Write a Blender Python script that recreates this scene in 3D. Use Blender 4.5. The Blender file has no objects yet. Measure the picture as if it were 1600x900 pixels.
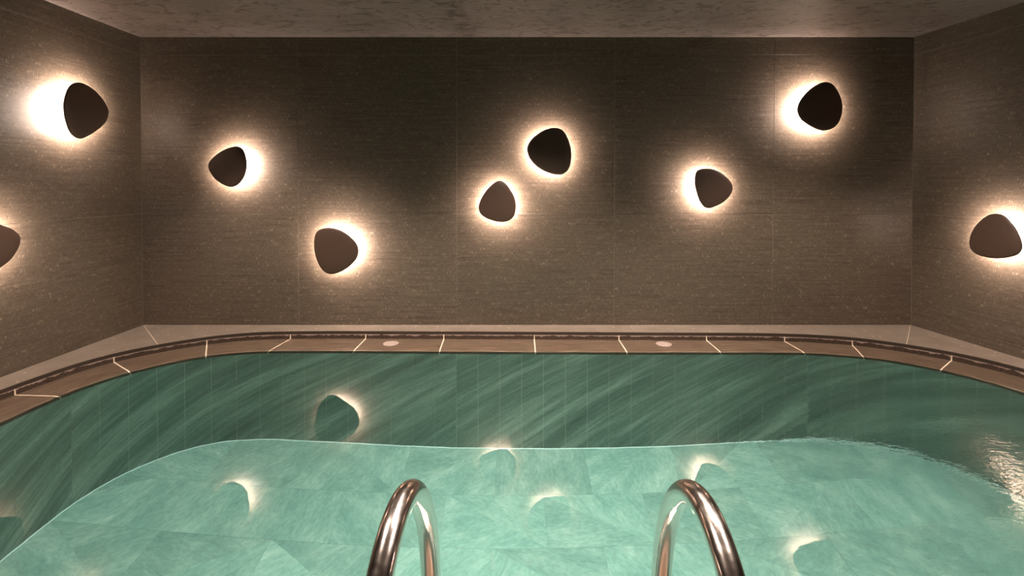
import bpy, math, random
from mathutils import Vector

random.seed(7)
scene = bpy.context.scene
COL = scene.collection
R = math.radians

# ------------------------------------------------------------------ camera
CAM_H = 1.07
cam_data = bpy.data.cameras.new('camera')
cam = bpy.data.objects.new('camera', cam_data)
COL.objects.link(cam)
cam.location = (0, 0, CAM_H)
cam.rotation_euler = (R(90 - .83), 0, 0)
cam_data.sensor_width = 36
cam_data.lens = 780 / 1600 * 36
cam_data.shift_y = -0.0936
cam_data.clip_start = .02
scene.camera = cam

# ------------------------------------------------------------------ world, exposure, cycles
world = bpy.data.worlds.new('world')
scene.world = world
world.use_nodes = True
world.node_tree.nodes['Background'].inputs[0].default_value = (0, 0, 0, 1)
scene.view_settings.view_transform = 'Standard'
scene.view_settings.look = 'None'
scene.view_settings.gamma = 1
scene.view_settings.exposure = 0.0
cy = scene.cycles
cy.max_bounces = 10
cy.diffuse_bounces = 4
cy.glossy_bounces = 5
cy.transmission_bounces = 8
cy.caustics_reflective = True
cy.caustics_refractive = True
cy.blur_glossy = .3
cy.sample_clamp_indirect = 120
cy.use_denoising = True

# room lights: recessed downlights (the fittings are built further down), at X, Y
CEIL = 2.19
DOWNLIGHTS = [(-1.6, 2.65), (.1, 2.65), (1.9, 2.65), (-.9, .9), (1.1, .9)]
DOWN_POWER = 275.0
WARM = (1.0, .835, .70)
LED_STRENGTH = 200.0
LED_COLOR = (1.0, .80, .68)
OPAL_POS, OPAL_R, OPAL_POWER = (0.3, 1.6), .28, 52.0

# ------------------------------------------------------------------ node helpers
def mat(name):
    m = bpy.data.materials.new(name)
    m.use_nodes = True
    nt = m.node_tree
    b = nt.nodes['Principled BSDF']
    return m, nt, b

def N(nt, kind, **kw):
    n = nt.nodes.new(kind)
    for k, v in kw.items():
        if k.startswith('i_'):
            n.inputs[k[2:].replace('_', ' ')].default_value = v
        else:
            setattr(n, k, v)
    return n

def link(nt, a, b):
    nt.links.new(a, b)

def mapped(nt, src, scale=(1, 1, 1), rot=(0, 0, 0), loc=(0, 0, 0)):
    m = N(nt, 'ShaderNodeMapping')
    m.inputs['Scale'].default_value = scale
    m.inputs['Rotation'].default_value = rot
    m.inputs['Location'].default_value = loc
    link(nt, src, m.inputs['Vector'])
    return m.outputs[0]

def noise(nt, vec, scale=1, detail=3, rough=.5, dist=0):
    n = N(nt, 'ShaderNodeTexNoise')
    n.inputs['Scale'].default_value = scale
    n.inputs['Detail'].default_value = detail
    n.inputs['Roughness'].default_value = rough
    n.inputs['Distortion'].default_value = dist
    link(nt, vec, n.inputs['Vector'])
    return n.outputs['Fac']

def ramp(nt, fac, stops):
    r = N(nt, 'ShaderNodeValToRGB')
    e = r.color_ramp.elements
    while len(e) < len(stops):
        e.new(.5)
    for el, (p, c) in zip(e, stops):
        el.position = p
        el.color = c if len(c) == 4 else (*c, 1)
    link(nt, fac, r.inputs[0])
    return r.outputs[0]

def g(v):
    return (v, v, v, 1)

def mixc(nt, fac, a, b, mode='MIX'):
    m = N(nt, 'ShaderNodeMix', data_type='RGBA', blend_type=mode)
    for sock, v in ((m.inputs[0], fac), (m.inputs[6], a), (m.inputs[7], b)):
        if hasattr(v, 'is_output') or isinstance(v, bpy.types.NodeSocket):
            link(nt, v, sock)
        elif isinstance(v, tuple):
            sock.default_value = v if len(v) == 4 else (*v, 1)
        else:
            sock.default_value = v
    return m.outputs[2]

def math_(nt, op, a, b=None, clamp=False):
    m = N(nt, 'ShaderNodeMath', operation=op)
    m.use_clamp = clamp
    for i, v in enumerate((a, b)):
        if v is None:
            continue
        if isinstance(v, bpy.types.NodeSocket):
            link(nt, v, m.inputs[i])
        else:
            m.inputs[i].default_value = v
    return m.outputs[0]

def bump(nt, b, h, strength=.3, dist=.002):
    n = N(nt, 'ShaderNodeBump')
    n.inputs['Strength'].default_value = strength
    n.inputs['Distance'].default_value = dist
    link(nt, h, n.inputs['Height'])
    link(nt, n.outputs[0], b.inputs['Normal'])

def uv_shifted(nt, amount=7.0):
    """UVs in metres, shifted per object so every tile is a different cut"""
    uv = N(nt, 'ShaderNodeUVMap').outputs[0]
    rnd = N(nt, 'ShaderNodeObjectInfo').outputs['Random']
    add = N(nt, 'ShaderNodeVectorMath', operation='ADD')
    comb = N(nt, 'ShaderNodeCombineXYZ')
    link(nt, math_(nt, 'MULTIPLY', rnd, amount), comb.inputs[0])
    link(nt, math_(nt, 'MULTIPLY', rnd, amount * 3.7), comb.inputs[1])
    link(nt, uv, add.inputs[0]); link(nt, comb.outputs[0], add.inputs[1])
    return add.outputs[0], rnd

# ------------------------------------------------------------------ materials
def m_wall_tile():
    m, nt, b = mat('woven_look_stoneware')
    v, rnd = uv_shifted(nt)
    streak = noise(nt, mapped(nt, v, (3, 60, 1)), 1, 4, .65)
    fine = noise(nt, mapped(nt, v, (30, 300, 1)), 1, 2, .6)
    blotch = noise(nt, mapped(nt, v, (3, 6, 1)), 1, 3, .55)
    vert = noise(nt, mapped(nt, v, (300, 36, 1)), 1, 1, .5)
    patch = noise(nt, mapped(nt, v, (16, 26, 1)), 1, 2, .6)
    base = ramp(nt, streak, [(.32, (.058, .043, .032)), (.68, (.128, .097, .073))])
    base = mixc(nt, ramp(nt, blotch, [(.35, g(0)), (.7, g(1))]), base, (.096, .074, .054), 'MIX')
    base = mixc(nt, .6, base, ramp(nt, fine, [(.3, g(.2)), (.7, g(.85))]), 'OVERLAY')
    fm = math_(nt, 'ADD', vert, math_(nt, 'MULTIPLY', math_(nt, 'SUBTRACT', patch, .5), .5))
    fl = ramp(nt, fm, [(.64, g(0)), (.76, g(1))])
    dk = ramp(nt, vert, [(.28, g(1)), (.36, g(0))])
    base = mixc(nt, math_(nt, 'MULTIPLY', dk, .35), base, (.045, .034, .024))
    col = mixc(nt, math_(nt, 'MULTIPLY', fl, .62), base, (.38, .30, .22))
    link(nt, col, b.inputs['Base Color'])
    b.inputs['Roughness'].default_value = .42
    b.inputs['Specular IOR Level'].default_value = .42
    bump(nt, b, math_(nt, 'ADD', vert, fine), .25, .0006)
    return m

def m_plain(name, col, rough=.6, metal=0, spec=.5):
    m, nt, b = mat(name)
    b.inputs['Base Color'].default_value = (*col, 1)
    b.inputs['Roughness'].default_value = rough
    b.inputs['Metallic'].default_value = metal
    b.inputs['Specular IOR Level'].default_value = spec
    v = N(nt, 'ShaderNodeTexCoord').outputs['Object']
    n = noise(nt, v, 60, 3)
    c = mixc(nt, n, tuple(x * .86 for x in col), tuple(min(1, x * 1.14) for x in col))
    link(nt, c, b.inputs['Base Color'])
    return m

def m_ceiling():
    m, nt, b = mat('trowelled_plaster')
    v = N(nt, 'ShaderNodeTexCoord').outputs['Object']
    warp = noise(nt, v, 3, 3, .6)
    cloud = noise(nt, v, 2.2, 4, .6, .6)
    n1 = noise(nt, mapped(nt, v, (11, 17, 1), (0, 0, .45)), 1, 4, .6, 1.0)
    n2 = noise(nt, mapped(nt, v, (9, 19, 1), (0, 0, -.5)), 1, 4, .6, 1.2)
    base = ramp(nt, cloud, [(.3, (.155, .124, .114)), (.7, (.250, .203, .187))])
    wisps = noise(nt, mapped(nt, v, (5, 28, 1), (0, 0, .15)), 1, 3, .6, .8)
    base = mixc(nt, math_(nt, 'MULTIPLY', ramp(nt, wisps, [(.5, g(0)), (.75, g(1))]), .3), base, (.40, .33, .30))
    f = ramp(nt, n1, [(.555, g(0)), (.62, g(1))])
    f2 = ramp(nt, n2, [(.575, g(0)), (.64, g(1))])
    c = mixc(nt, math_(nt, 'MULTIPLY', f, .75), base, (.080, .056, .046))
    c = mixc(nt, math_(nt, 'MULTIPLY', f2, .6), c, (.075, .052, .043))
    # a brown damp run across the plaster
    sep = N(nt, 'ShaderNodeSeparateXYZ'); link(nt, v, sep.inputs[0])
    d = math_(nt, 'ABSOLUTE', math_(nt, 'ADD', sep.outputs[0], math_(nt, 'ADD', math_(nt, 'MULTIPLY', math_(nt, 'SUBTRACT', warp, .5), .25), .345)))
    st = math_(nt, 'MULTIPLY', ramp(nt, d, [(.02, g(1)), (.10, g(0))]), ramp(nt, n1, [(.42, g(0)), (.58, g(1))]))
    c = mixc(nt, math_(nt, 'MULTIPLY', st, .8), c, (.07, .046, .036))
    link(nt, c, b.inputs['Base Color'])
    b.inputs['Roughness'].default_value = .55
    bump(nt, b, n1, .25, .004)
    return m

def m_ledge():
    m, nt, b = mat('flecked_terrazzo')
    v = N(nt, 'ShaderNodeTexCoord').outputs['Object']
    c = ramp(nt, noise(nt, v, 7, 4, .6), [(.3, (.160, .128, .104)), (.7, (.222, .180, .148))])
    c = mixc(nt, .3, c, ramp(nt, noise(nt, v, 220, 2), [(.3, g(.3)), (.7, g(.75))]), 'OVERLAY')
    vo = N(nt, 'ShaderNodeTexVoronoi'); vo.inputs['Scale'].default_value = 22
    link(nt, mapped(nt, v, (1, 1.0, 1)), vo.inputs['Vector'])
    f = ramp(nt, vo.outputs['Distance'], [(.10, g(1)), (.2, g(0))])
    pick = ramp(nt, N_sep(nt, vo.outputs['Color']), [(.55, g(0)), (.58, g(1))])
    c = mixc(nt, math_(nt, 'MULTIPLY', math_(nt, 'MULTIPLY', f, pick), .8), c, (.62, .50, .38))
    link(nt, c, b.inputs['Base Color'])
    b.inputs['Roughness'].default_value = .42
    return m

def N_sep(nt, colr):
    s = N(nt, 'ShaderNodeSeparateColor'); link(nt, colr, s.inputs[0])
    return s.outputs[0]

def m_coping():
    m, nt, b = mat('wet_brown_grained_stone')
    v, rnd = uv_shifted(nt)
    grain = noise(nt, mapped(nt, v, (5, 90, 1)), 1, 4, .6, .4)
    fine = noise(nt, mapped(nt, v, (28, 420, 1)), 1, 2, .6)
    blot = noise(nt, mapped(nt, v, (3, 6, 1)), 1, 3)
    c = ramp(nt, grain, [(.32, (.052, .034, .024)), (.5, (.105, .070, .049)), (.68, (.180, .126, .090))])
    c = mixc(nt, .5, c, ramp(nt, fine, [(.25, g(.25)), (.75, g(.8))]), 'OVERLAY')
    c = mixc(nt, math_(nt, 'MULTIPLY', ramp(nt, blot, [(.4, g(0)), (.7, g(1))]), .4), c, (.120, .095, .062))
    link(nt, c, b.inputs['Base Color'])
    b.inputs['Roughness'].default_value = .33
    bump(nt, b, grain, .3, .001)
    return m

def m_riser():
    """riser: pale band on top, ragged dark band coloured under it (uv.y runs 0 at the foot to 1 at the top)"""
    m, nt, b = mat('two_tone_riser')
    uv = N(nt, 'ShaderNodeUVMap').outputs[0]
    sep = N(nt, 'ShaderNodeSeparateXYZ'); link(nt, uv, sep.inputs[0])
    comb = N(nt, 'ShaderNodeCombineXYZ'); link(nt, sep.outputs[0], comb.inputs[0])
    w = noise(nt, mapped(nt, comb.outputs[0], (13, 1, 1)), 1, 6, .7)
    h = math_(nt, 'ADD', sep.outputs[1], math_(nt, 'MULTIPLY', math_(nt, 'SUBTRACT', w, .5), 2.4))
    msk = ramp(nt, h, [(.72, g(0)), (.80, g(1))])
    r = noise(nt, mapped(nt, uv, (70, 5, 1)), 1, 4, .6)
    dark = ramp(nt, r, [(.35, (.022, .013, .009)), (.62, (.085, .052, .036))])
    sparkle = ramp(nt, math_(nt, 'MULTIPLY', noise(nt, mapped(nt, uv, (95, 1, 1)), 1, 2), ramp(nt, sep.outputs[1], [(.0, g(1)), (.22, g(0))])), [(.52, g(0)), (.60, g(1))])
    dark = mixc(nt, sparkle, dark, (.62, .50, .42))  # glints along the foot, painted in as pale flecks
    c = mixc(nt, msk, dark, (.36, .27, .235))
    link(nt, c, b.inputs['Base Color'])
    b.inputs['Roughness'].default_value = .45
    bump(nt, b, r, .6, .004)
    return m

def m_marble(name, dark, mid, light, rot, tile_spin=False, rough=.35):
    m, nt, b = mat(name)
    if tile_spin:
        v, rnd = uv_shifted(nt, 11)
        vr = N(nt, 'ShaderNodeVectorRotate', rotation_type='Z_AXIS')
        link(nt, v, vr.inputs['Vector'])
        link(nt, math_(nt, 'MULTIPLY', rnd, 37.0), vr.inputs['Angle'])
        v = vr.outputs[0]
    else:
        v = N(nt, 'ShaderNodeUVMap').outputs[0]
        rnd = None
    v = mapped(nt, v, (1, 1, 1), (0, 0, -rot))
    broad = noise(nt, mapped(nt, v, (.6, 5.5, 1)), 1, 3, .55, 0)
    vein = noise(nt, mapped(nt, v, (1.8, 26, 1)), 1, 5, .65, .05)
    spk = noise(nt, mapped(nt, v, (30, 60, 1)), 1, 3, .6)
    if tile_spin:
        cloud = noise(nt, mapped(nt, v, (4, 6.5, 1), loc=(9, 2, 0)), 1, 7, .68, .25)
        f = math_(nt, 'ADD', math_(nt, 'MULTIPLY', cloud, .65), math_(nt, 'ADD', math_(nt, 'MULTIPLY', broad, .22), math_(nt, 'MULTIPLY', vein, .13)))
    else:
        f = math_(nt, 'ADD', math_(nt, 'MULTIPLY', broad, .6), math_(nt, 'MULTIPLY', vein, .4))
    c = ramp(nt, f, [(.33, dark), (.50, mid), (.67, light)])
    c = mixc(nt, .30, c, ramp(nt, spk, [(.3, g(.3)), (.7, g(.75))]), 'OVERLAY')
    dkv = ramp(nt, noise(nt, mapped(nt, v, (1.6, 26, 1), loc=(3, 5, 0)), 1, 5, .7, .8), [(.60, g(0)), (.72, g(1))])
    c = mixc(nt, math_(nt, 'MULTIPLY', dkv, .35), c, tuple(x * .6 for x in dark))
    if tile_spin:
        tone = ramp(nt, math_(nt, 'FRACT', math_(nt, 'MULTIPLY', rnd, 13.7)), [(0, g(.80)), (1, g(1.0))])
        c = mixc(nt, 1.0, c, tone, 'MULTIPLY')
    link(nt, c, b.inputs['Base Color'])
    b.inputs['Roughness'].default_value = rough
    b.inputs['Specular IOR Level'].default_value = .15
    return m

def m_water():
    m, nt, b = mat('clear_pool_water')
    nt.nodes.remove(b)
    out = nt.nodes['Material Output']
    gl = N(nt, 'ShaderNodeBsdfGlass')
    gl.inputs['IOR'].default_value = 1.333
    gl.inputs['Color'].default_value = (.965, .99, .98, 1)
    v = N(nt, 'ShaderNodeTexCoord').outputs['Object']
    sep = N(nt, 'ShaderNodeSeparateXYZ'); link(nt, v, sep.inputs[0])
    mr = N(nt, 'ShaderNodeMapRange', interpolation_type='SMOOTHSTEP')
    mr.inputs['From Min'].default_value = .75; mr.inputs['From Max'].default_value = 2.6
    link(nt, sep.outputs[0], mr.inputs['Value'])
    k = mr.outputs[0]
    calm = noise(nt, mapped(nt, v, (3, 6, 1)), 1, 2)
    rip = noise(nt, mapped(nt, v, (26, 42, 1), (0, 0, .3)), 1, 3, .55)
    rip2 = noise(nt, mapped(nt, v, (7, 11, 1)), 1, 2, .5)
    h = math_(nt, 'ADD', math_(nt, 'MULTIPLY', calm, .10),
              math_(nt, 'MULTIPLY', math_(nt, 'ADD', math_(nt, 'MULTIPLY', rip, .35), math_(nt, 'MULTIPLY', rip2, .35)), k))
    bp = N(nt, 'ShaderNodeBump'); bp.inputs['Strength'].default_value = 1; bp.inputs['Distance'].default_value = .006
    link(nt, h, bp.inputs['Height'])
    link(nt, bp.outputs[0], gl.inputs['Normal'])
    link(nt, math_(nt, 'ADD', math_(nt, 'MULTIPLY', k, .075), .003), gl.inputs['Roughness'])
    link(nt, gl.outputs[0], out.inputs['Surface'])
    return m

def m_emit(name, col, s):
    m, nt, b = mat(name)
    b.inputs['Base Color'].default_value = (.8, .8, .8, 1)
    b.inputs['Emission Color'].default_value = (*col, 1)
    b.inputs['Emission Strength'].default_value = s
    return m

def m_steel():
    m, nt, b = mat('polished_stainless_steel')
    b.inputs['Base Color'].default_value = (.76, .67, .63, 1)
    b.inputs['Metallic'].default_value = 1
    v = N(nt, 'ShaderNodeTexCoord').outputs['Object']
    s = noise(nt, v, 35, 4, .6)
    link(nt, ramp(nt, s, [(.3, g(.12)), (.75, g(.25))]), b.inputs['Roughness'])
    return m

M_TILE = m_wall_tile()
M_GROUT = m_plain('pale_wall_grout', (.23, .185, .145), .8)
M_JOINT = m_plain('cream_pool_grout', (.74, .60, .47), .7)
M_CEIL = m_ceiling()
M_LEDGE = m_ledge()
M_EDGE = m_plain('dark_bronze_edge_strip', (.050, .034, .026), .4)
M_COPE = m_coping()
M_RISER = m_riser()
M_MARBLE_WALL = m_marble('green_veined_marble', (.062, .122, .108), (.142, .240, .210), (.300, .440, .390), R(50), rough=.5)
M_MARBLE_FLOOR = m_marble('pale_teal_marble', (.120, .300, .272), (.190, .405, .367), (.305, .540, .495), R(35), True, .5)
M_SHELL = m_plain('pool_shell_mortar', (.46, .58, .48), .8)
M_WATER = m_water()
M_COVE = m_plain('pale_blue_cove_joint', (.55, .85, .90), .7)
M_BRONZE = m_plain('matt_bronze_lacquer', (.075, .044, .032), .45, 0, .4)
M_LED = m_emit('warm_led_diffuser', LED_COLOR, LED_STRENGTH)
M_WHITE = m_plain('white_lacquer', (.7, .66, .6), .5)
M_LENS = m_emit('downlight_lens', WARM, 30)
M_STEEL = m_steel()
M_DRAIN = m_plain('pale_pink_grey_drain', (.42, .33, .29), .4)
M_HOLE = m_plain('dark_drain_hole', (.06, .045, .04), .7)
M_DARKWALL = m_plain('service_void', (.02, .02, .02), .9)

# ------------------------------------------------------------------ object helpers
def obj(name, verts, faces, m=None, parent=None, uvs=None, smooth=False, mats=None, fmat=None, recalc=True):
    me = bpy.data.meshes.new(name)
    me.from_pydata([tuple(v) for v in verts], [], faces)
    if uvs is not None:                       # one uv per vertex or one list per face
        lay = me.uv_layers.new(name='UVMap')
        k = 0
        for fi, f in enumerate(faces):
            for ci, vi in enumerate(f):
                lay.data[k].uv = uvs[fi][ci] if isinstance(uvs[0], list) else uvs[vi]
                k += 1
    for mm in (mats or [m]):
        me.materials.append(mm)
    if fmat:
        for p, i in zip(me.polygons, fmat):
            p.material_index = i
    if smooth:
        for p in me.polygons:
            p.use_smooth = True
    me.update()
    if recalc:
        import bmesh
        bm = bmesh.new(); bm.from_mesh(me)
        bmesh.ops.recalc_face_normals(bm, faces=bm.faces)
        bm.to_mesh(me); bm.free()
    o = bpy.data.objects.new(name, me)
    COL.objects.link(o)
    if parent:
        o.parent = parent
    return o

def thing(name, label, cat, loc=(0, 0, 0), group=None, rotz=0):
    o = bpy.data.objects.new(name, None)
    COL.objects.link(o)
    o.location = loc
    o.rotation_euler = (0, 0, rotz)
    o.empty_display_size = .1
    o['label'] = label; o['category'] = cat
    if group:
        o['group'] = group
    return o

def struct(name, label, cat):
    o = bpy.data.objects.new(name, None)
    COL.objects.link(o)
    o['kind'] = 'structure'; o['label'] = label; o['category'] = cat
    return o

def frame_box(O, U, Nn, u0, u1, z0, z1, d0, d1, cham=0.0):
    """box in a wall's frame: u along the wall, z up, d out of the wall; front edges chamfered"""
    def P(u, z, d):
        return (O[0] + U[0] * u + Nn[0] * d, O[1] + U[1] * u + Nn[1] * d, z)
    c = cham
    v = [P(u0, z0, d0), P(u1, z0, d0), P(u1, z1, d0), P(u0, z1, d0),
         P(u0, z0, d1 - c), P(u1, z0, d1 - c), P(u1, z1, d1 - c), P(u0, z1, d1 - c),
         P(u0 + c, z0 + c, d1), P(u1 - c, z0 + c, d1), P(u1 - c, z1 - c, d1), P(u0 + c, z1 - c, d1)]
    uv = [(u0, z0), (u1, z0), (u1, z1), (u0, z1)] * 3
    f = [(0, 1, 2, 3), (8, 9, 10, 11)]
    for a in range(4):
        bb = (a + 1) % 4
        f.append((a, bb, 4 + bb, 4 + a)); f.append((4 + a, 4 + bb, 8 + bb, 8 + a))
    return v, f, uv

def unit(x, y):
    l = math.hypot(x, y)
    return (x / l, y / l)

# ------------------------------------------------------------------ the room shell
BL, BR = (-2.82, 3.80), (3.05, 3.80)
NEAR_Y = -2.6
UL, UR = unit(-.022, -1), unit(.12, -1)
NL, NR = unit(1, -.022), unit(-1, -.12)
WALLS = {'b': (BL[0] * 0, 3.80), }
FR = {'b': ((0, 3.80), (1, 0), (0, -1)), 'l': (BL, UL, NL), 'r': (BR, UR, NR)}
ZR = [(-.02, .851), (.851, 2.055), (2.055, CEIL + .01)]

def tiled_wall(name, label, key, cuts, backing):
    O, U, Nn = FR[key]
    w = struct(name, label, 'wall')
    v, f, uv = frame_box(O, U, Nn, backing[0], backing[1], -.3, CEIL + .1, -.15, -.0025)
    obj('grout_bed', v, f, M_GROUT, w, uv)
    gp = .0014
    for z0, z1 in ZR:
        for a, c in zip(cuts[:-1], cuts[1:]):
            v, f, uv = frame_box(O, U, Nn, a + gp, c - gp, z0 + gp, z1 - gp, -.012, 0, .0006)
            obj('tile', v, f, M_TILE, w, uv)
    return w

tiled_wall('wall_back', 'back wall of large dark brown textured tiles behind the pool', 'b',
           [-2.82, -1.628, -.419, .780, 1.989, 3.05], (-2.95, 3.2))
tiled_wall('wall_left', 'left side wall of large dark brown textured tiles', 'l',
           [0, 1.21, 2.42, 3.63, 4.84, 6.05, 6.5], (-.1, 6.6))
tiled_wall('wall_right', 'right side wall of large dark brown textured tiles', 'r',
           [0, 1.21, 2.42, 3.63, 4.84, 6.05, 6.6], (-.1, 6.7))
FR['n'] = ((0, NEAR_Y), (1, 0), (0, 1))
tiled_wall('wall_near', 'wall behind the camera of large dark brown tiles', 'n',
           [-3.1, -1.83, -.62, .59, 1.80, 3.01, 4.0], (-3.2, 4.1))

CE = struct('ceiling', 'mottled grey brown trowelled plaster ceiling', 'ceiling')
x0, x1, y0, y1 = -3.2, 4.1, NEAR_Y - .15, 3.95
vs = [(x, y, z) for z in (CEIL, CEIL + .08) for x, y in ((x0, y0), (x1, y0), (x1, y1), (x0, y1))]
BOXF = [(0, 3, 2, 1), (4, 5, 6, 7), (0, 1, 5, 4), (1, 2, 6, 5), (2, 3, 7, 6), (3, 0, 4, 7)]
obj('plaster', vs, BOXF, M_CEIL, CE)

# ------------------------------------------------------------------ pool outline curves (world metres)
WATER_Z = -.06
POOL_FLOOR = -1.45
W_CTRL = [(-2.1, 1.05), (-2.38, 1.45), (-2.42, 1.95), (-2.42, 2.4), (-2.405, 2.68), (-2.37, 2.83), (-2.29, 3.0), (-2.15, 3.166),
          (-1.97, 3.29), (-1.73, 3.355), (-1.3, 3.37), (-.87, 3.366), (0, 3.352), (.86, 3.342), (1.7, 3.338), (2.0, 3.325),
          (2.3, 3.25), (2.47, 3.16), (2.6, 3.035), (2.69, 2.91), (2.76, 2.75), (2.81, 2.5), (2.84, 2.1), (2.82, 1.5),
          (2.6, 1.08), (2.15, .9), (1.2, .88), (0, .88), (-1.0, .88), (-1.65, .91)]
R_CTRL = [(-2.3, .85), (-2.62, 1.3), (-2.70, 1.95), (-2.687, 2.4), (-2.67, 2.62), (-2.65, 2.78), (-2.61, 2.98), (-2.53, 3.155),
          (-2.375, 3.335), (-2.13, 3.515), (-1.87, 3.61), (-1.4, 3.643), (-.7, 3.636), (0, 3.628), (.93, 3.609), (1.7, 3.597), (1.95, 3.582),
          (2.2, 3.545), (2.39, 3.493), (2.56, 3.405), (2.71, 3.290), (2.86, 3.135), (2.98, 2.9), (3.045, 2.6), (3.09, 2.1),
          (3.07, 1.4), (2.78, .85), (2.25, .65), (1.2, .63), (0, .63), (-1.0, .63), (-1.75, .65)]

def closed_curve(ctrl, step=.012):
    pts = []
    n = len(ctrl)
    for i in range(n):
        p0, p1, p2, p3 = (ctrl[(i + k - 1) % n] for k in range(4))
        def tj(t, a, b):
            return t + math.sqrt(math.hypot(b[0] - a[0], b[1] - a[1]))
        t0 = 0; t1 = tj(t0, p0, p1); t2 = tj(t1, p1, p2); t3 = tj(t2, p2, p3)
        m = max(3, int(math.hypot(p2[0] - p1[0], p2[1] - p1[1]) / step))
        for k in range(m):
            t = t1 + (t2 - t1) * k / m
            def L(a, b, ta, tb):
                return tuple(((tb - t) * a[i2] + (t - ta) * b[i2]) / (tb - ta) for i2 in (0, 1))
            A1, A2, A3 = L(p0, p1, t0, t1), L(p1, p2, t1, t2), L(p2, p3, t2, t3)
            B1 = L(A1, A2, t0, t2); B2 = L(A2, A3, t1, t3)
            pts.append(L(B1, B2, t1, t2))
    # light smoothing
    for _ in range(12):
        pts = [((pts[i - 1][0] + 2 * pts[i][0] + pts[(i + 1) % len(pts)][0]) / 4,
                (pts[i - 1][1] + 2 * pts[i][1] + pts[(i + 1) % len(pts)][1]) / 4) for i in range(len(pts))]
    return pts

class Loop:
    def __init__(s, ctrl):
        s.p = closed_curve(ctrl)
        s.s = [0]
        for i in range(len(s.p)):
            a, b = s.p[i], s.p[(i + 1) % len(s.p)]
            s.s.append(s.s[-1] + math.hypot(b[0] - a[0], b[1] - a[1]))
        s.len = s.s[-1]
    def at(s, t):
        t %= s.len
        lo, hi = 0, len(s.p)
        while hi - lo > 1:
            mid = (lo + hi) // 2
            if s.s[mid] <= t: lo = mid
            else: hi = mid
        a, b = s.p[lo], s.p[(lo + 1) % len(s.p)]
        k = (t - s.s[lo]) / (s.s[lo + 1] - s.s[lo])
        return (a[0] + (b[0] - a[0]) * k, a[1] + (b[1] - a[1]) * k)
    def nearest(s, q):
        i = min(range(len(s.p)), key=lambda j: (s.p[j][0] - q[0]) ** 2 + (s.p[j][1] - q[1]) ** 2)
        return s.s[i]
    def out(s, t):                               # outward normal (loop runs left side -> back -> right side: clockwise)
        a, b = s.at(t - .01), s.at(t + .01)
        return unit(-(b[1] - a[1]), b[0] - a[0])

WL, RL = Loop(W_CTRL), Loop(R_CTRL)

# ------------------------------------------------------------------ the deck round the pool
FLO = struct('floor', 'flecked taupe deck slabs around the pool', 'floor')
def ring_slab(t0, t1, outer, z0=-.10, z1=0.0, n=None):
    """deck slab between the pool-side curve RL(t0..t1) and an outer polyline"""
    n = n or max(4, int(abs(t1 - t0) / .04))
    inner = [RL.at(t0 + (t1 - t0) * i / n) for i in range(n + 1)]
    L_ = [0]
    for a, b in zip(outer[:-1], outer[1:]):
        L_.append(L_[-1] + math.hypot(b[0] - a[0], b[1] - a[1]))
    def oat(k):
        t = k * L_[-1]
        for j in range(len(outer) - 1):
            if t <= L_[j + 1] + 1e-9:
                q = (t - L_[j]) / (L_[j + 1] - L_[j])
                return (outer[j][0] + (outer[j + 1][0] - outer[j][0]) * q, outer[j][1] + (outer[j + 1][1] - outer[j][1]) * q)
        return outer[-1]
    ks = [i / n for i in range(n + 1)]
    out = [oat(k) for k in ks]
    v = []
    for a, b in zip(inner, out):
        v += [(a[0], a[1], z1), (b[0], b[1], z1), (a[0], a[1], z0), (b[0], b[1], z0)]
    f = []
    for i in range(n):
        q, w = 4 * i, 4 * i + 4
        f += [(q, q + 1, w + 1, w), (q + 2, w + 2, w + 3, q + 3), (q, w, w + 2, q + 2), (q + 1, q + 3, w + 3, w + 1)]
    f += [(0, 2, 3, 1), (4 * n, 4 * n + 1, 4 * n + 3, 4 * n + 2)]
    return obj('deck_slab', v, f, M_LEDGE, FLO)

tLm = RL.nearest((-2.372, 3.337)); tRm = RL.nearest((2.656, 3.337))
gj = .0014
ta, tb = tLm + gj, tRm - gj
nL = (BL[0] + .004, BL[1])
ring_slab(ta, tb, [(BL[0] + .004, BL[1]), (BR[0] - .004, BR[1])])
tln = RL.nearest((-2.70, 1.95)); trn = RL.nearest((3.09, 2.1))
lw = lambda y: (BL[0] + UL[0] / UL[1] * (y - BL[1]), y)
rw = lambda y: (BR[0] + UR[0] / UR[1] * (y - BR[1]), y)
ring_slab(tln, tLm - gj, [lw(1.95), (BL[0], BL[1] - .005)])
ring_slab(tRm + gj, trn, [(BR[0], BR[1] - .005), rw(2.1)])
ring_slab(trn + gj, RL.nearest((2.25, .65)) , [rw(2.1 - gj), rw(.55), (2.25, .55)])
t1_ = RL.nearest((2.25, .65)); t2_ = RL.nearest((-1.75, .65))
ring_slab(t1_ + gj, t2_, [(2.25, .55), (-1.75, .55)])
ring_slab(t2_ + gj, tln + RL.len - gj, [(-1.75, .55), lw(.55), lw(1.95 - gj)])
for i in range(6):
    for j in range(3):
        xa, ya = -3.1 + i * 1.2, .55 - (j + 1) * 1.2
        v = [(x, y, z) for z in (-.1, 0) for x, y in ((xa + gj, max(ya, NEAR_Y) + gj), (xa + 1.2 - gj, max(ya, NEAR_Y) + gj), (xa + 1.2 - gj, ya + 1.2 - gj), (xa + gj, ya + 1.2 - gj))]
        obj('deck_slab', v, BOXF, M_LEDGE, FLO)
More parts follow.
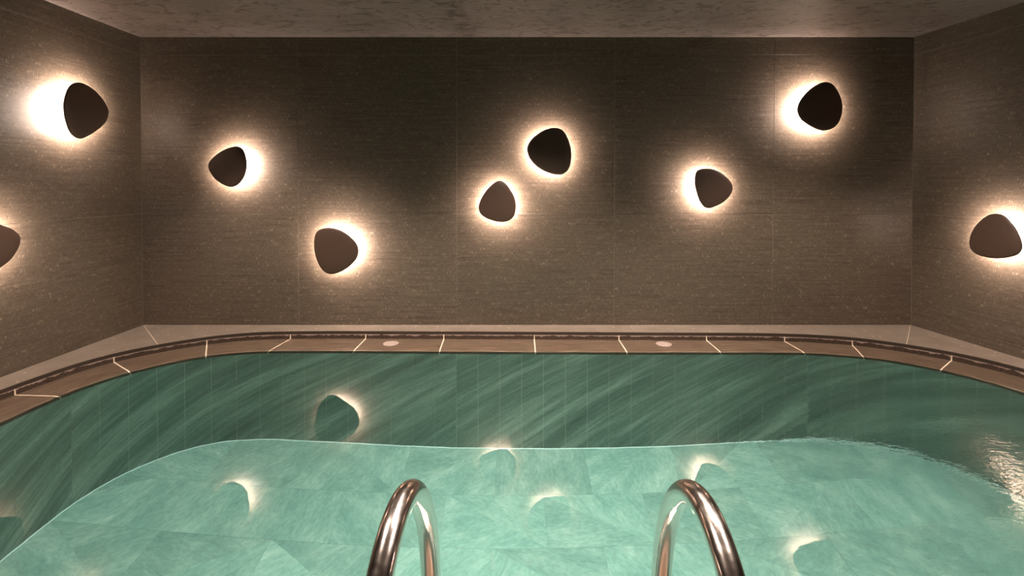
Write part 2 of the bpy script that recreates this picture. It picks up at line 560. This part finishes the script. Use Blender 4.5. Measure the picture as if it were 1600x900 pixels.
# light mortar under the slabs, shows in the joints
def ring_solid(name, loop_in, off_in, loop_out, off_out, z0, z1, m, parent, n=300, uvz=None):
    v = []; uvs = []
    for i in range(n):
        ti, to = loop_in.len * i / n, loop_out.len * i / n
        a, na = loop_in.at(ti), loop_in.out(ti)
        b, nb = loop_out.at(to), loop_out.out(to)
        pi = (a[0] + na[0] * off_in, a[1] + na[1] * off_in)
        po = (b[0] + nb[0] * off_out, b[1] + nb[1] * off_out)
        v += [(*pi, z1), (*po, z1), (*pi, z0), (*po, z0)]
        uvs += [(ti, z1)] * 4
    f = []
    for i in range(n):
        q, w = 4 * i, 4 * ((i + 1) % n)
        f += [(q, q + 1, w + 1, w), (q + 2, w + 2, w + 3, q + 3), (q, w, w + 2, q + 2), (q + 1, q + 3, w + 3, w + 1)]
    return obj(name, v, f, m, parent, smooth=False)
ring_solid('mortar_bed', RL, .004, RL, .07, -.09, -.0004, M_JOINT, FLO)
for c_, t_ in (((BL[0] + .006, BL[1] - .004), tLm), ((BR[0] - .006, BR[1] - .004), tRm)):
    e_ = RL.at(t_)
    d_ = unit(e_[0] - c_[0], e_[1] - c_[1]); s_ = (-d_[1] * .0014, d_[0] * .0014)
    v = [(p[0] + k * s_[0], p[1] + k * s_[1], z) for z in (-.01, .0004) for p, k in ((c_, 1), (e_, 1), (e_, -1), (c_, -1))]
    obj('grout_line', v, BOXF, M_JOINT, FLO)
ring_solid('edge_trim', RL, -.0035, RL, .0030, -.021, -.0008, M_EDGE, FLO, 500)

# ------------------------------------------------------------------ the pool
POOL = thing('swimming_pool', 'rounded green marble swimming pool sunk below a brown stone coping', 'swimming pool', (0, 0, 0))
# joints of the coping: (point on the deck side, point on the water side)
JOINTS = [((-2.677, 2.658), (-2.415, 2.647)), ((-2.53, 3.155), (-2.303, 2.992)), ((-2.149, 3.498), (-2.024, 3.285)),
          ((-1.623, 3.634), (-1.647, 3.374)), ((-1.076, 3.634), (-1.082, 3.374)), ((-.494, 3.618), (-.496, 3.361)),
          ((.158, 3.611), (.155, 3.348)), ((.775, 3.603), (.778, 3.336)), ((1.41, 3.603), (1.405, 3.336)),
          ((1.959, 3.58), (1.972, 3.336)), ((2.396, 3.498), (2.307, 3.273)), ((2.811, 3.181), (2.616, 3.034)),
          ((3.05, 2.55), (2.80, 2.55)), ((3.09, 2.0), (2.84, 2.0)), ((3.03, 1.3), (2.76, 1.35)), ((2.4, .68), (2.3, .93)),
          ((1.75, .63), (1.75, .89)), ((1.15, .63), (1.15, .88)), ((.55, .63), (.55, .88)), ((-.05, .63), (-.05, .88)),
          ((-.65, .63), (-.65, .88)), ((-1.25, .63), (-1.25, .88)), ((-1.9, .68), (-1.8, .93)), ((-2.5, 1.08), (-2.28, 1.25)),
          ((-2.70, 1.85), (-2.42, 1.85))]
JT = [(RL.nearest(a), WL.nearest(b)) for a, b in JOINTS]
PROF = [(0.0, -.0555), (.15, -.0556), (.80, -.0572), (.90, -.0582), (.955, -.062), (.985, -.069), (1.0, -.080), (1.0, -.10)]
half = .0032
for i, (r0, w0) in enumerate(JT):
    r1, w1 = JT[(i + 1) % len(JT)]
    if r1 < r0: r1 += RL.len
    if w1 < w0: w1 += WL.len
    r0 += half; w0 += half; r1 -= half; w1 -= half
    n = max(4, int((r1 - r0) / .035))
    v = []; uv = []
    m_ = len(PROF)
    for k in range(n + 1):
        a = RL.at(r0 + (r1 - r0) * k / n); b = WL.at(w0 + (w1 - w0) * k / n)
        s = r0 + (r1 - r0) * k / n
        wd = math.hypot(a[0] - b[0], a[1] - b[1])
        for t, z in PROF:
            v.append((a[0] + (b[0] - a[0]) * t, a[1] + (b[1] - a[1]) * t, z)); uv.append((s, t * wd))
        v.append((a[0] + (b[0] - a[0]) * .85, a[1] + (b[1] - a[1]) * .85, -.10)); uv.append((s, wd))
        v.append((a[0], a[1], -.10)); uv.append((s, 0))
    q = m_ + 2
    f = []
    for k in range(n):
        for j in range(q):
            j2 = (j + 1) % q
            f.append((k * q + j, k * q + j2, (k + 1) * q + j2, (k + 1) * q + j))
    f += [tuple(range(q)), tuple(n * q + j for j in reversed(range(q)))]
    obj('coping_tile', v, f, M_COPE, POOL, uv)
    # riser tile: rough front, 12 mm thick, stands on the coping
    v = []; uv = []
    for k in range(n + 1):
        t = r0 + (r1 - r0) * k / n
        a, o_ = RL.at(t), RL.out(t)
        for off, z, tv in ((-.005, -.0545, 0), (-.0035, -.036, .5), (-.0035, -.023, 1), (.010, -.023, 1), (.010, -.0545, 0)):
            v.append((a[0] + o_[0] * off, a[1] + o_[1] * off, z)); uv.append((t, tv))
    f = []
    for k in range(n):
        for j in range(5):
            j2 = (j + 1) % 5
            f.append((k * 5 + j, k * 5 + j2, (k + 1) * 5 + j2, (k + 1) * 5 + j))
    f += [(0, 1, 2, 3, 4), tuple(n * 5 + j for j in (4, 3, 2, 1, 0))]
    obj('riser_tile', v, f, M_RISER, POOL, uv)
# cream grout that fills the joints flush
for i, (r0, w0) in enumerate(JT):
    v = []
    for sgn in (-1, 1):
        a = RL.at(r0 + sgn * half * 1.15); b = WL.at(w0 + sgn * half * 1.15); o_ = RL.out(r0)
        v.append((a[0] + o_[0] * .004, a[1] + o_[1] * .004, -.10))
        v.append((a[0] + o_[0] * .004, a[1] + o_[1] * .004, -.023))
        v.append((a[0] - o_[0] * .0042, a[1] - o_[1] * .0042, -.023))
        v.append((a[0] - o_[0] * .0055, a[1] - o_[1] * .0055, -.0545))
        for t, z in PROF[1:]:
            v.append((a[0] + (b[0] - a[0]) * t, a[1] + (b[1] - a[1]) * t, z + .0003))
    q = len(v) // 2
    f = [tuple(range(q)), tuple(reversed(range(q, 2 * q)))]
    for j in range(q):
        j2 = (j + 1) % q
        f.append((j, j2, q + j2, q + j))
    obj('grout_line', v, f, M_JOINT, POOL)

# submerged wall: strips 0.148 m wide of one continuous veined marble, joints show pale
S0 = WL.nearest((-.378, 3.357))
STRIP = .148
nst = int(round(WL.len / STRIP)); step = WL.len / nst
for i in range(nst):
    t0, t1 = S0 + i * step + .0008, S0 + (i + 1) * step - .0008
    slab = math.floor(((i if i < nst * .6 else i - nst) / 16.0))
    du = slab * 3.31
    v = []; uv = []
    nn = 3
    for k in range(nn + 1):
        t = t0 + (t1 - t0) * k / nn
        a, o_ = WL.at(t), WL.out(t)
        s = i * step if i < nst * .6 else (i - nst) * step
        su = s + (t - t0) + du
        for off, z in ((0, -.101), (0, POOL_FLOOR - .02), (.010, POOL_FLOOR - .02), (.010, -.101)):
            v.append((a[0] + o_[0] * off, a[1] + o_[1] * off, z)); uv.append((su, z + slab * 1.7))
    f = []
    for k in range(nn):
        for j in range(4):
            j2 = (j + 1) % 4
            f.append((k * 4 + j, k * 4 + j2, (k + 1) * 4 + j2, (k + 1) * 4 + j))
    f += [(0, 1, 2, 3), tuple(nn * 4 + j for j in (3, 2, 1, 0))]
    obj('wall_strip', v, f, M_MARBLE_WALL, POOL, uv)
ring_solid('shell', WL, .0012, WL, .12, POOL_FLOOR - .2, -.101, M_SHELL, POOL, 400)
ring_solid('cove_joint', WL, -.006, WL, .004, POOL_FLOOR - .01, POOL_FLOOR + .004, M_COVE, POOL, 500)
# bottom of the shell
n = 200
v = []
for i in range(n):
    a, o_ = WL.at(WL.len * i / n), WL.out(WL.len * i / n)
    v.append((a[0] + o_[0] * .05, a[1] + o_[1] * .05, POOL_FLOOR - .0025))
for i in range(n):
    v.append((v[i][0], v[i][1], POOL_FLOOR - .12))
f = [tuple(range(n)), tuple(reversed(range(n, 2 * n)))] + [(i, (i + 1) % n, n + (i + 1) % n, n + i) for i in range(n)]
obj('floor_bed', v, f, M_SHELL, POOL)

def inside(x, y, grow=0.0):
    c = False
    P_ = WL.p[::6]
    for i in range(len(P_)):
        a, b = P_[i - 1], P_[i]
        if (a[1] > y) != (b[1] > y) and x < (b[0] - a[0]) * (y - a[1]) / (b[1] - a[1]) + a[0]:
            c = not c
    return c
rows = [3.42, 2.945, 2.59, 2.235, 1.88, 1.525, 1.17, .80]
for r, (ya, yb) in enumerate(zip(rows[1:], rows[:-1])):
    x = -3.0 + (r % 2) * .29
    while x < 3.0:
        xa, xb = x, x + .58
        x = xb
        pts_ = [(xa + (xb - xa) * p / 4, ya + (yb - ya) * q_ / 4) for p in range(5) for q_ in range(5)]
        if not any(inside(*p) for p in pts_):
            continue
        ggg = .0004
        # a few slabs are cut on the diagonal from two stones
        zt = POOL_FLOOR
        c4 = [(xa + ggg, ya + ggg), (xb - ggg, ya + ggg), (xb - ggg, yb - ggg), (xa + ggg, yb - ggg)]
        polys = [c4]
        if random.random() < .4:
            polys = [[c4[0], c4[1], c4[2]], [c4[0], c4[2], c4[3]]] if random.random() < .5 else [[c4[0], c4[1], c4[3]], [c4[1], c4[2], c4[3]]]
        for pg in polys:
            k = len(pg)
            v = [(*p, zt) for p in pg] + [(*p, zt - .01) for p in pg]
            f = [tuple(range(k)), tuple(reversed(range(k, 2 * k)))] + [(i, (i + 1) % k, k + (i + 1) % k, k + i) for i in range(k)]
            obj('floor_tile', v, f, M_MARBLE_FLOOR, POOL, [(p[0], p[1]) for p in pg] * 2)

# ------------------------------------------------------------------ the water
n = 400
rim = []
for i in range(n):
    t = WL.len * i / n
    a, o_ = WL.at(t), WL.out(t)
    rim.append((a[0] + o_[0] * .011, a[1] + o_[1] * .011))
zb = POOL_FLOOR - .05
v = [(*p, WATER_Z) for p in rim] + [(*p, WATER_Z) for p in rim] + [(*p, zb) for p in rim]
f = [tuple(reversed(range(n))), tuple(range(2 * n, 3 * n))] + [(n + i, n + (i + 1) % n, 2 * n + (i + 1) % n, 2 * n + i) for i in range(n)]
water = obj('pool_water', v, f, M_WATER, recalc=False)
if water.data.polygons[0].normal.z < 0:
    water.data.flip_normals()
water.data.polygons[0].use_smooth = True      # flat, so its normals stay straight up
water['kind'] = 'stuff'; water['label'] = 'clear green tinted water filling the pool, rippled on the right'; water['category'] = 'water'

# ------------------------------------------------------------------ drains let into the coping
def disc(name, m, parent, r, z0, z1, n=40, cx=0, cy_=0, bev=.0):
    v = []
    for rr, z in ((r, z0), (r, z1 - bev), (r - bev, z1)):
        v += [(cx + rr * math.cos(2 * math.pi * i / n), cy_ + rr * math.sin(2 * math.pi * i / n), z) for i in range(n)]
    f = [tuple(reversed(range(n))), tuple(range(2 * n, 3 * n))]
    for q in (0, n):
        f += [(q + i, q + (i + 1) % n, q + n + (i + 1) % n, q + n + i) for i in range(n)]
    return obj(name, v, f, m, parent)
for (x, y), lab in (((-.859, 3.525), 'round pale drain cap in the coping, the left one of the two'),
                    ((1.073, 3.512), 'round pale drain cap in the coping, the right one of the two')):
    d = thing('drain_cap', lab, 'drain', (x, y, -.0557), 'round drain caps in the coping')
    disc('plate', M_DRAIN, d, .054, 0, .003, 48, bev=.001)
    ring = [(0, 0)] + [(.016 * math.cos(a), .016 * math.sin(a)) for a in [i * math.pi / 3 for i in range(6)]] + \
           [(.030 * math.cos(a), .030 * math.sin(a)) for a in [i * math.pi / 6 for i in range(12)]] + \
           [(.043 * math.cos(a), .043 * math.sin(a)) for a in [i * math.pi / 9 for i in range(18)]]
    v = []; f = []
    for cx, cyy in ring:
        s0 = len(v)
        for z in (.0029, .0032):
            v += [(cx + .0036 * math.cos(2 * math.pi * k / 8), cyy + .0036 * math.sin(2 * math.pi * k / 8), z) for k in range(8)]
        f += [tuple(range(s0 + 8, s0 + 16)), tuple(reversed(range(s0, s0 + 8)))] + [(s0 + k, s0 + (k + 1) % 8, s0 + 8 + (k + 1) % 8, s0 + 8 + k) for k in range(8)]
    h = obj('holes', v, f, M_HOLE, d); h['kind'] = 'stuff'

# ------------------------------------------------------------------ pebble wall lamps
LAMPS = [
    ('l', (1.134, 0.745), (0.32, 0.95), 0.082, 0.038,
     [(-0.022, 0.112), (-0.077, 0.089), (-0.121, 0.056), (-0.138, 0.022), (-0.129, -0.020), (-0.093, -0.079), (-0.050, -0.111), (0.006, -0.140), (0.057, -0.148), (0.107, -0.106), (0.138, -0.010), (0.140, 0.088), (0.112, 0.148), (0.050, 0.143)]),
    ('l', (0.557, 1.543), (1.00, 0.00), 0.082, 0.076,
     [(0.181, 0.005), (0.175, 0.056), (0.150, 0.120), (0.116, 0.158), (0.067, 0.178), (0.006, 0.176), (-0.062, 0.152), (-0.127, 0.109), (-0.172, 0.060), (-0.183, 0.018), (-0.165, -0.033), (-0.119, -0.082), (-0.047, -0.132), (0.022, -0.168), (0.063, -0.180), (0.102, -0.172), (0.136, -0.147), (0.159, -0.106), (0.176, -0.049)]),
    ('b', (-2.121, 1.206), (1.00, 0.10), 0.077, 0.112,
     [(-0.155, -0.007), (-0.147, 0.036), (-0.107, 0.074), (-0.051, 0.114), (0.016, 0.142), (0.077, 0.152), (0.117, 0.134), (0.142, 0.092), (0.154, 0.025), (0.145, -0.041), (0.124, -0.089), (0.083, -0.134), (0.027, -0.153), (-0.029, -0.139), (-0.095, -0.098), (-0.135, -0.050)]),
    ('b', (-1.313, 0.576), (0.80, 0.60), 0.077, 0.099,
     [(-0.172, 0.053), (-0.162, 0.121), (-0.131, 0.159), (-0.076, 0.175), (-0.008, 0.171), (0.055, 0.149), (0.113, 0.106), (0.156, 0.061), (0.172, 0.008), (0.158, -0.050), (0.113, -0.103), (0.048, -0.148), (-0.007, -0.171), (-0.047, -0.177), (-0.091, -0.164), (-0.125, -0.131), (-0.153, -0.073), (-0.169, -0.005)]),
    ('b', (-0.111, 0.947), (0.71, -0.71), 0.077, 0.037,
     [(-0.140, -0.054), (-0.131, -0.006), (-0.100, 0.056), (-0.057, 0.108), (-0.014, 0.144), (0.022, 0.155), (0.058, 0.140), (0.096, 0.094), (0.125, 0.042), (0.140, -0.016), (0.137, -0.073), (0.120, -0.120), (0.082, -0.147), (0.034, -0.155), (-0.023, -0.147), (-0.080, -0.126), (-0.124, -0.095)]),
    ('b', (0.278, 1.322), (-0.71, -0.71), 0.072, 0.031,
     [(-0.166, 0.006), (-0.158, 0.049), (-0.125, 0.096), (-0.068, 0.142), (-0.005, 0.169), (0.047, 0.176), (0.095, 0.161), (0.129, 0.121), (0.152, 0.063), (0.167, -0.003), (0.164, -0.075), (0.148, -0.133), (0.114, -0.166), (0.080, -0.176), (0.023, -0.171), (-0.044, -0.147), (-0.106, -0.104), (-0.149, -0.052)]),
    ('b', (1.505, 1.044), (-0.99, -0.15), 0.077, 0.105,
     [(-0.147, 0.059), (-0.143, 0.106), (-0.120, 0.140), (-0.066, 0.149), (-0.001, 0.143), (0.064, 0.114), (0.119, 0.069), (0.146, 0.026), (0.149, -0.013), (0.124, -0.061), (0.074, -0.104), (0.009, -0.137), (-0.041, -0.149), (-0.081, -0.134), (-0.113, -0.089), (-0.135, -0.027), (-0.146, 0.026)]),
    ('b', (2.292, 1.656), (-1.00, -0.10), 0.077, 0.112,
     [(-0.181, -0.027), (-0.169, 0.020), (-0.129, 0.078), (-0.068, 0.134), (-0.007, 0.168), (0.044, 0.183), (0.096, 0.171), (0.137, 0.126), (0.168, 0.070), (0.183, -0.002), (0.173, -0.069), (0.148, -0.127), (0.107, -0.163), (0.050, -0.182), (-0.011, -0.177), (-0.078, -0.149), (-0.139, -0.112), (-0.172, -0.070)]),
    ('r', (0.647, 0.747), (0.96, 0.29), 0.082, 0.065,
     [(-0.164, -0.064), (-0.156, -0.012), (-0.125, 0.050), (-0.079, 0.102), (-0.034, 0.133), (0.006, 0.143), (0.049, 0.138), (0.086, 0.107), (0.123, 0.063), (0.148, 0.011), (0.162, -0.037), (0.155, -0.077), (0.130, -0.103), (0.086, -0.123), (0.033, -0.137), (-0.022, -0.143), (-0.084, -0.140), (-0.134, -0.124), (-0.158, -0.097)]),
]
LAMP_LABELS = [
    'bronze pebble lamp low on the left wall, cut off by the frame',
    'bronze pebble lamp high on the left wall, glow strongest on its left',
    'small bronze pebble lamp on the back wall nearest the left corner, tip pointing left',
    'large bronze pebble lamp, the lowest one on the back wall',
    'small bronze pebble lamp at mid back wall, narrow tip pointing up',
    'large bronze pebble lamp just above and right of the upright narrow one',
    'small bronze pebble lamp on the back wall, right of the middle pair, tip pointing right',
    'large bronze pebble lamp high on the back wall near the right corner',
    'flat-bottomed bronze pebble lamp on the right wall',
]
def smooth_closed(p, sub=4):
    out = []
    n = len(p)
    for i in range(n):
        p0, p1, p2, p3 = (p[(i + k - 1) % n] for k in range(4))
        for k in range(sub):
            t = k / sub
            out.append(tuple(.5 * (2 * p1[c] + (p2[c] - p0[c]) * t + (2 * p0[c] - 5 * p1[c] + 4 * p2[c] - p3[c]) * t * t
                                   + (3 * p1[c] - p0[c] - 3 * p2[c] + p3[c]) * t ** 3) for c in (0, 1)))
    for _ in range(4):
        out = [((out[i - 1][0] + 2 * out[i][0] + out[(i + 1) % len(out)][0]) / 4,
                (out[i - 1][1] + 2 * out[i][1] + out[(i + 1) % len(out)][1]) / 4) for i in range(len(out))]
    return out
for (key, c, bdir, h0, kk, outl), lab in zip(LAMPS, LAMP_LABELS):
    O, U, Nn = FR[key]
    base = Vector((O[0] + U[0] * c[0], O[1] + U[1] * c[0], c[1]))
    L_ = thing('pebble_wall_lamp', lab, 'wall lamp', base, 'pebble shaped wall lamps')
    uu = Vector((U[0], U[1], 0)); nn = Vector((Nn[0], Nn[1], 0)); zz = Vector((0, 0, 1))
    def P(a, b, h):
        return uu * a + zz * b + nn * h
    def hh(a, b):
        return h0 + kk * (bdir[0] * a + bdir[1] * b)
    ol = smooth_closed(outl)
    n = len(ol)
    v = []
    rings = [(.90, -.0105), (.985, -.0085), (1.0, -.004), (1.0, -.001), (.985, .0022), (.93, .0050), (.75, .0085), (.45, .0110)]
    for s, d in rings:
        v += [P(a * s, b * s, hh(a, b) * 1.0 + d - kk * (1 - s) * (bdir[0] * a + bdir[1] * b)) for a, b in ol]
    f = []
    for r in range(len(rings) - 1):
        f += [(r * n + i, r * n + (i + 1) % n, (r + 1) * n + (i + 1) % n, (r + 1) * n + i) for i in range(n)]
    v.append(P(0, 0, h0 + .012)); top = len(v) - 1
    v.append(P(0, 0, h0 - .0105)); bot = len(v) - 1
    q = (len(rings) - 1) * n
    f += [(q + i, q + (i + 1) % n, top) for i in range(n)] + [((i + 1) % n, i, bot) for i in range(n)]
    obj('cover', v, f, M_BRONZE, L_, smooth=True)
    # diffuser ring under the cover, shines back on the wall
    v = []
    sh = (bdir[0] * .30 * kk / .18 * .06, bdir[1] * .30 * kk / .18 * .06)
    for d in (-.0125, -.0175):
        v += [P(a * .77 + sh[0], b * .77 + sh[1], hh(a * .77 + sh[0], b * .77 + sh[1]) + d) for a, b in ol[::3]]
    n = len(v) // 2
    f = [tuple(range(n)), tuple(reversed(range(n, 2 * n)))] + [(i, (i + 1) % n, n + (i + 1) % n, n + i) for i in range(n)]
    obj('led_diffuser', v, f, M_LED, L_)
    # round base on the wall
    v = []; n = 24
    for h in (0.0, max(.012, h0 - .02)):
        v += [P(.032 * math.cos(2 * math.pi * i / n), .032 * math.sin(2 * math.pi * i / n), h) for i in range(n)]
    f = [tuple(range(n)), tuple(reversed(range(n, 2 * n)))] + [(i, (i + 1) % n, n + (i + 1) % n, n + i) for i in range(n)]
    obj('base', v, f, M_WHITE, L_, smooth=False)

# ------------------------------------------------------------------ pool ladder
def tube(path, r, n=28):
    v = []; f = []
    up = None
    for i, p in enumerate(path):
        t = (Vector(path[min(i + 1, len(path) - 1)]) - Vector(path[max(i - 1, 0)])).normalized()
        if up is None:
            up = t.orthogonal().normalized()
        up = (up - t * up.dot(t)).normalized()
        side = t.cross(up)
        for k in range(n):
            a = 2 * math.pi * k / n
            v.append(tuple(Vector(p) + up * (math.cos(a) * r) + side * (math.sin(a) * r)))
    for i in range(len(path) - 1):
        f += [(i * n + k, i * n + (k + 1) % n, (i + 1) * n + (k + 1) % n, (i + 1) * n + k) for k in range(n)]
    f += [tuple(range(n)), tuple(reversed(range((len(path) - 1) * n, len(path) * n)))]
    return v, f
LAD = thing('pool_ladder', 'polished steel pool ladder with two arched handrails at the near edge of the pool', 'pool ladder', (0, 0, 0))
YC, ZC, RZ, RY = .8244, .1648, .3699, .2195      # the arch of each handrail
for (xn, xf) in ((-.2033, -.1657), (.3245, .3129)):
    path = []
    def px(y):
        return xn + (xf - xn) * (y - .6) / .5
    yfoot = YC - RY - .188 * ZC
    for i in range(7):
        y = yfoot + (YC - RY - yfoot) * i / 6
        path.append((px(y), y, ZC * i / 6))
    for i in range(1, 56):
        a = math.pi - math.pi * i / 56
        y = YC + RY * math.cos(a)
        path.append((px(y), y, ZC + RZ * math.sin(a)))
    for i in range(12):
        y = YC + RY + .025 * (ZC + 1.0) * i / 11
        path.append((px(y), y, ZC - (ZC + 1.0) * i / 11))
    v, f = tube(path, .0205, 36)
    rail = obj('handrail', v, f, M_STEEL, LAD, smooth=True)
    fl = []
    disc('flange', M_STEEL, LAD, .045, .0, .012, 32, px(yfoot), yfoot, .003)
for z in (-.25, -.52, -.79):
    xa, xb = -.166, .313
    v = [(x, y, zz_) for zz_ in (z - .012, z + .012) for x, y in ((xa, 1.02), (xb, 1.02), (xb, 1.10), (xa, 1.10))]
    obj('tread', v, BOXF, M_STEEL, LAD)

# ------------------------------------------------------------------ ceiling downlights (above the frame)
for i, (x, y) in enumerate(DOWNLIGHTS):
    d = thing('downlight', 'small round recessed ceiling downlight above the pool', 'ceiling light', (x, y, CEIL), 'recessed ceiling downlights')
    n = 32
    v = []
    for r, z in ((.055, 0), (.055, -.006), (.040, -.006), (.036, -.001)):
        v += [(r * math.cos(2 * math.pi * k / n), r * math.sin(2 * math.pi * k / n), z) for k in range(n)]
    f = [(q * n + k, q * n + (k + 1) % n, ((q + 1) % 4) * n + (k + 1) % n, ((q + 1) % 4) * n + k) for q in range(4) for k in range(n)]
    obj('bezel', v, f, M_BRONZE, d)
    v = [(.037 * math.cos(2 * math.pi * k / n), .037 * math.sin(2 * math.pi * k / n), z) for z in (-.0015, -.003) for k in range(n)]
    f = [tuple(range(n)), tuple(reversed(range(n, 2 * n)))] + [(k, (k + 1) % n, n + (k + 1) % n, n + k) for k in range(n)]
    obj('lens', v, f, M_LENS, d)
    ld = bpy.data.lights.new('downlight_beam', 'SPOT')
    ld.energy = DOWN_POWER
    ld.color = WARM
    ld.spot_size = R(105); ld.spot_blend = .6
    ld.shadow_soft_size = .035
    lo = bpy.data.objects.new('beam', ld)
    COL.objects.link(lo); lo.parent = d; lo.location = (0, 0, -.02)
    ld.cycles.is_caustics_light = True
t = thing('round_ceiling_light', 'large round opal ceiling light above the middle of the pool', 'ceiling light', (*OPAL_POS, CEIL))
disc('housing', M_BRONZE, t, OPAL_R + .02, -.03, 0, 48)
ld = bpy.data.lights.new('opal_glow', 'AREA')
ld.shape = 'DISK'; ld.size = OPAL_R * 2; ld.energy = OPAL_POWER; ld.color = WARM
ld.spread = R(95)
lo = bpy.data.objects.new('opal_panel', ld)
COL.objects.link(lo); lo.parent = t; lo.location = (0, 0, -.032)
ld.cycles.is_caustics_light = True
water.cycles.is_caustics_caster = True
for o in POOL.children:
    if o.name.startswith(('floor_tile', 'wall_strip', 'cove_joint', 'shell')):
        o.cycles.is_caustics_receiver = True
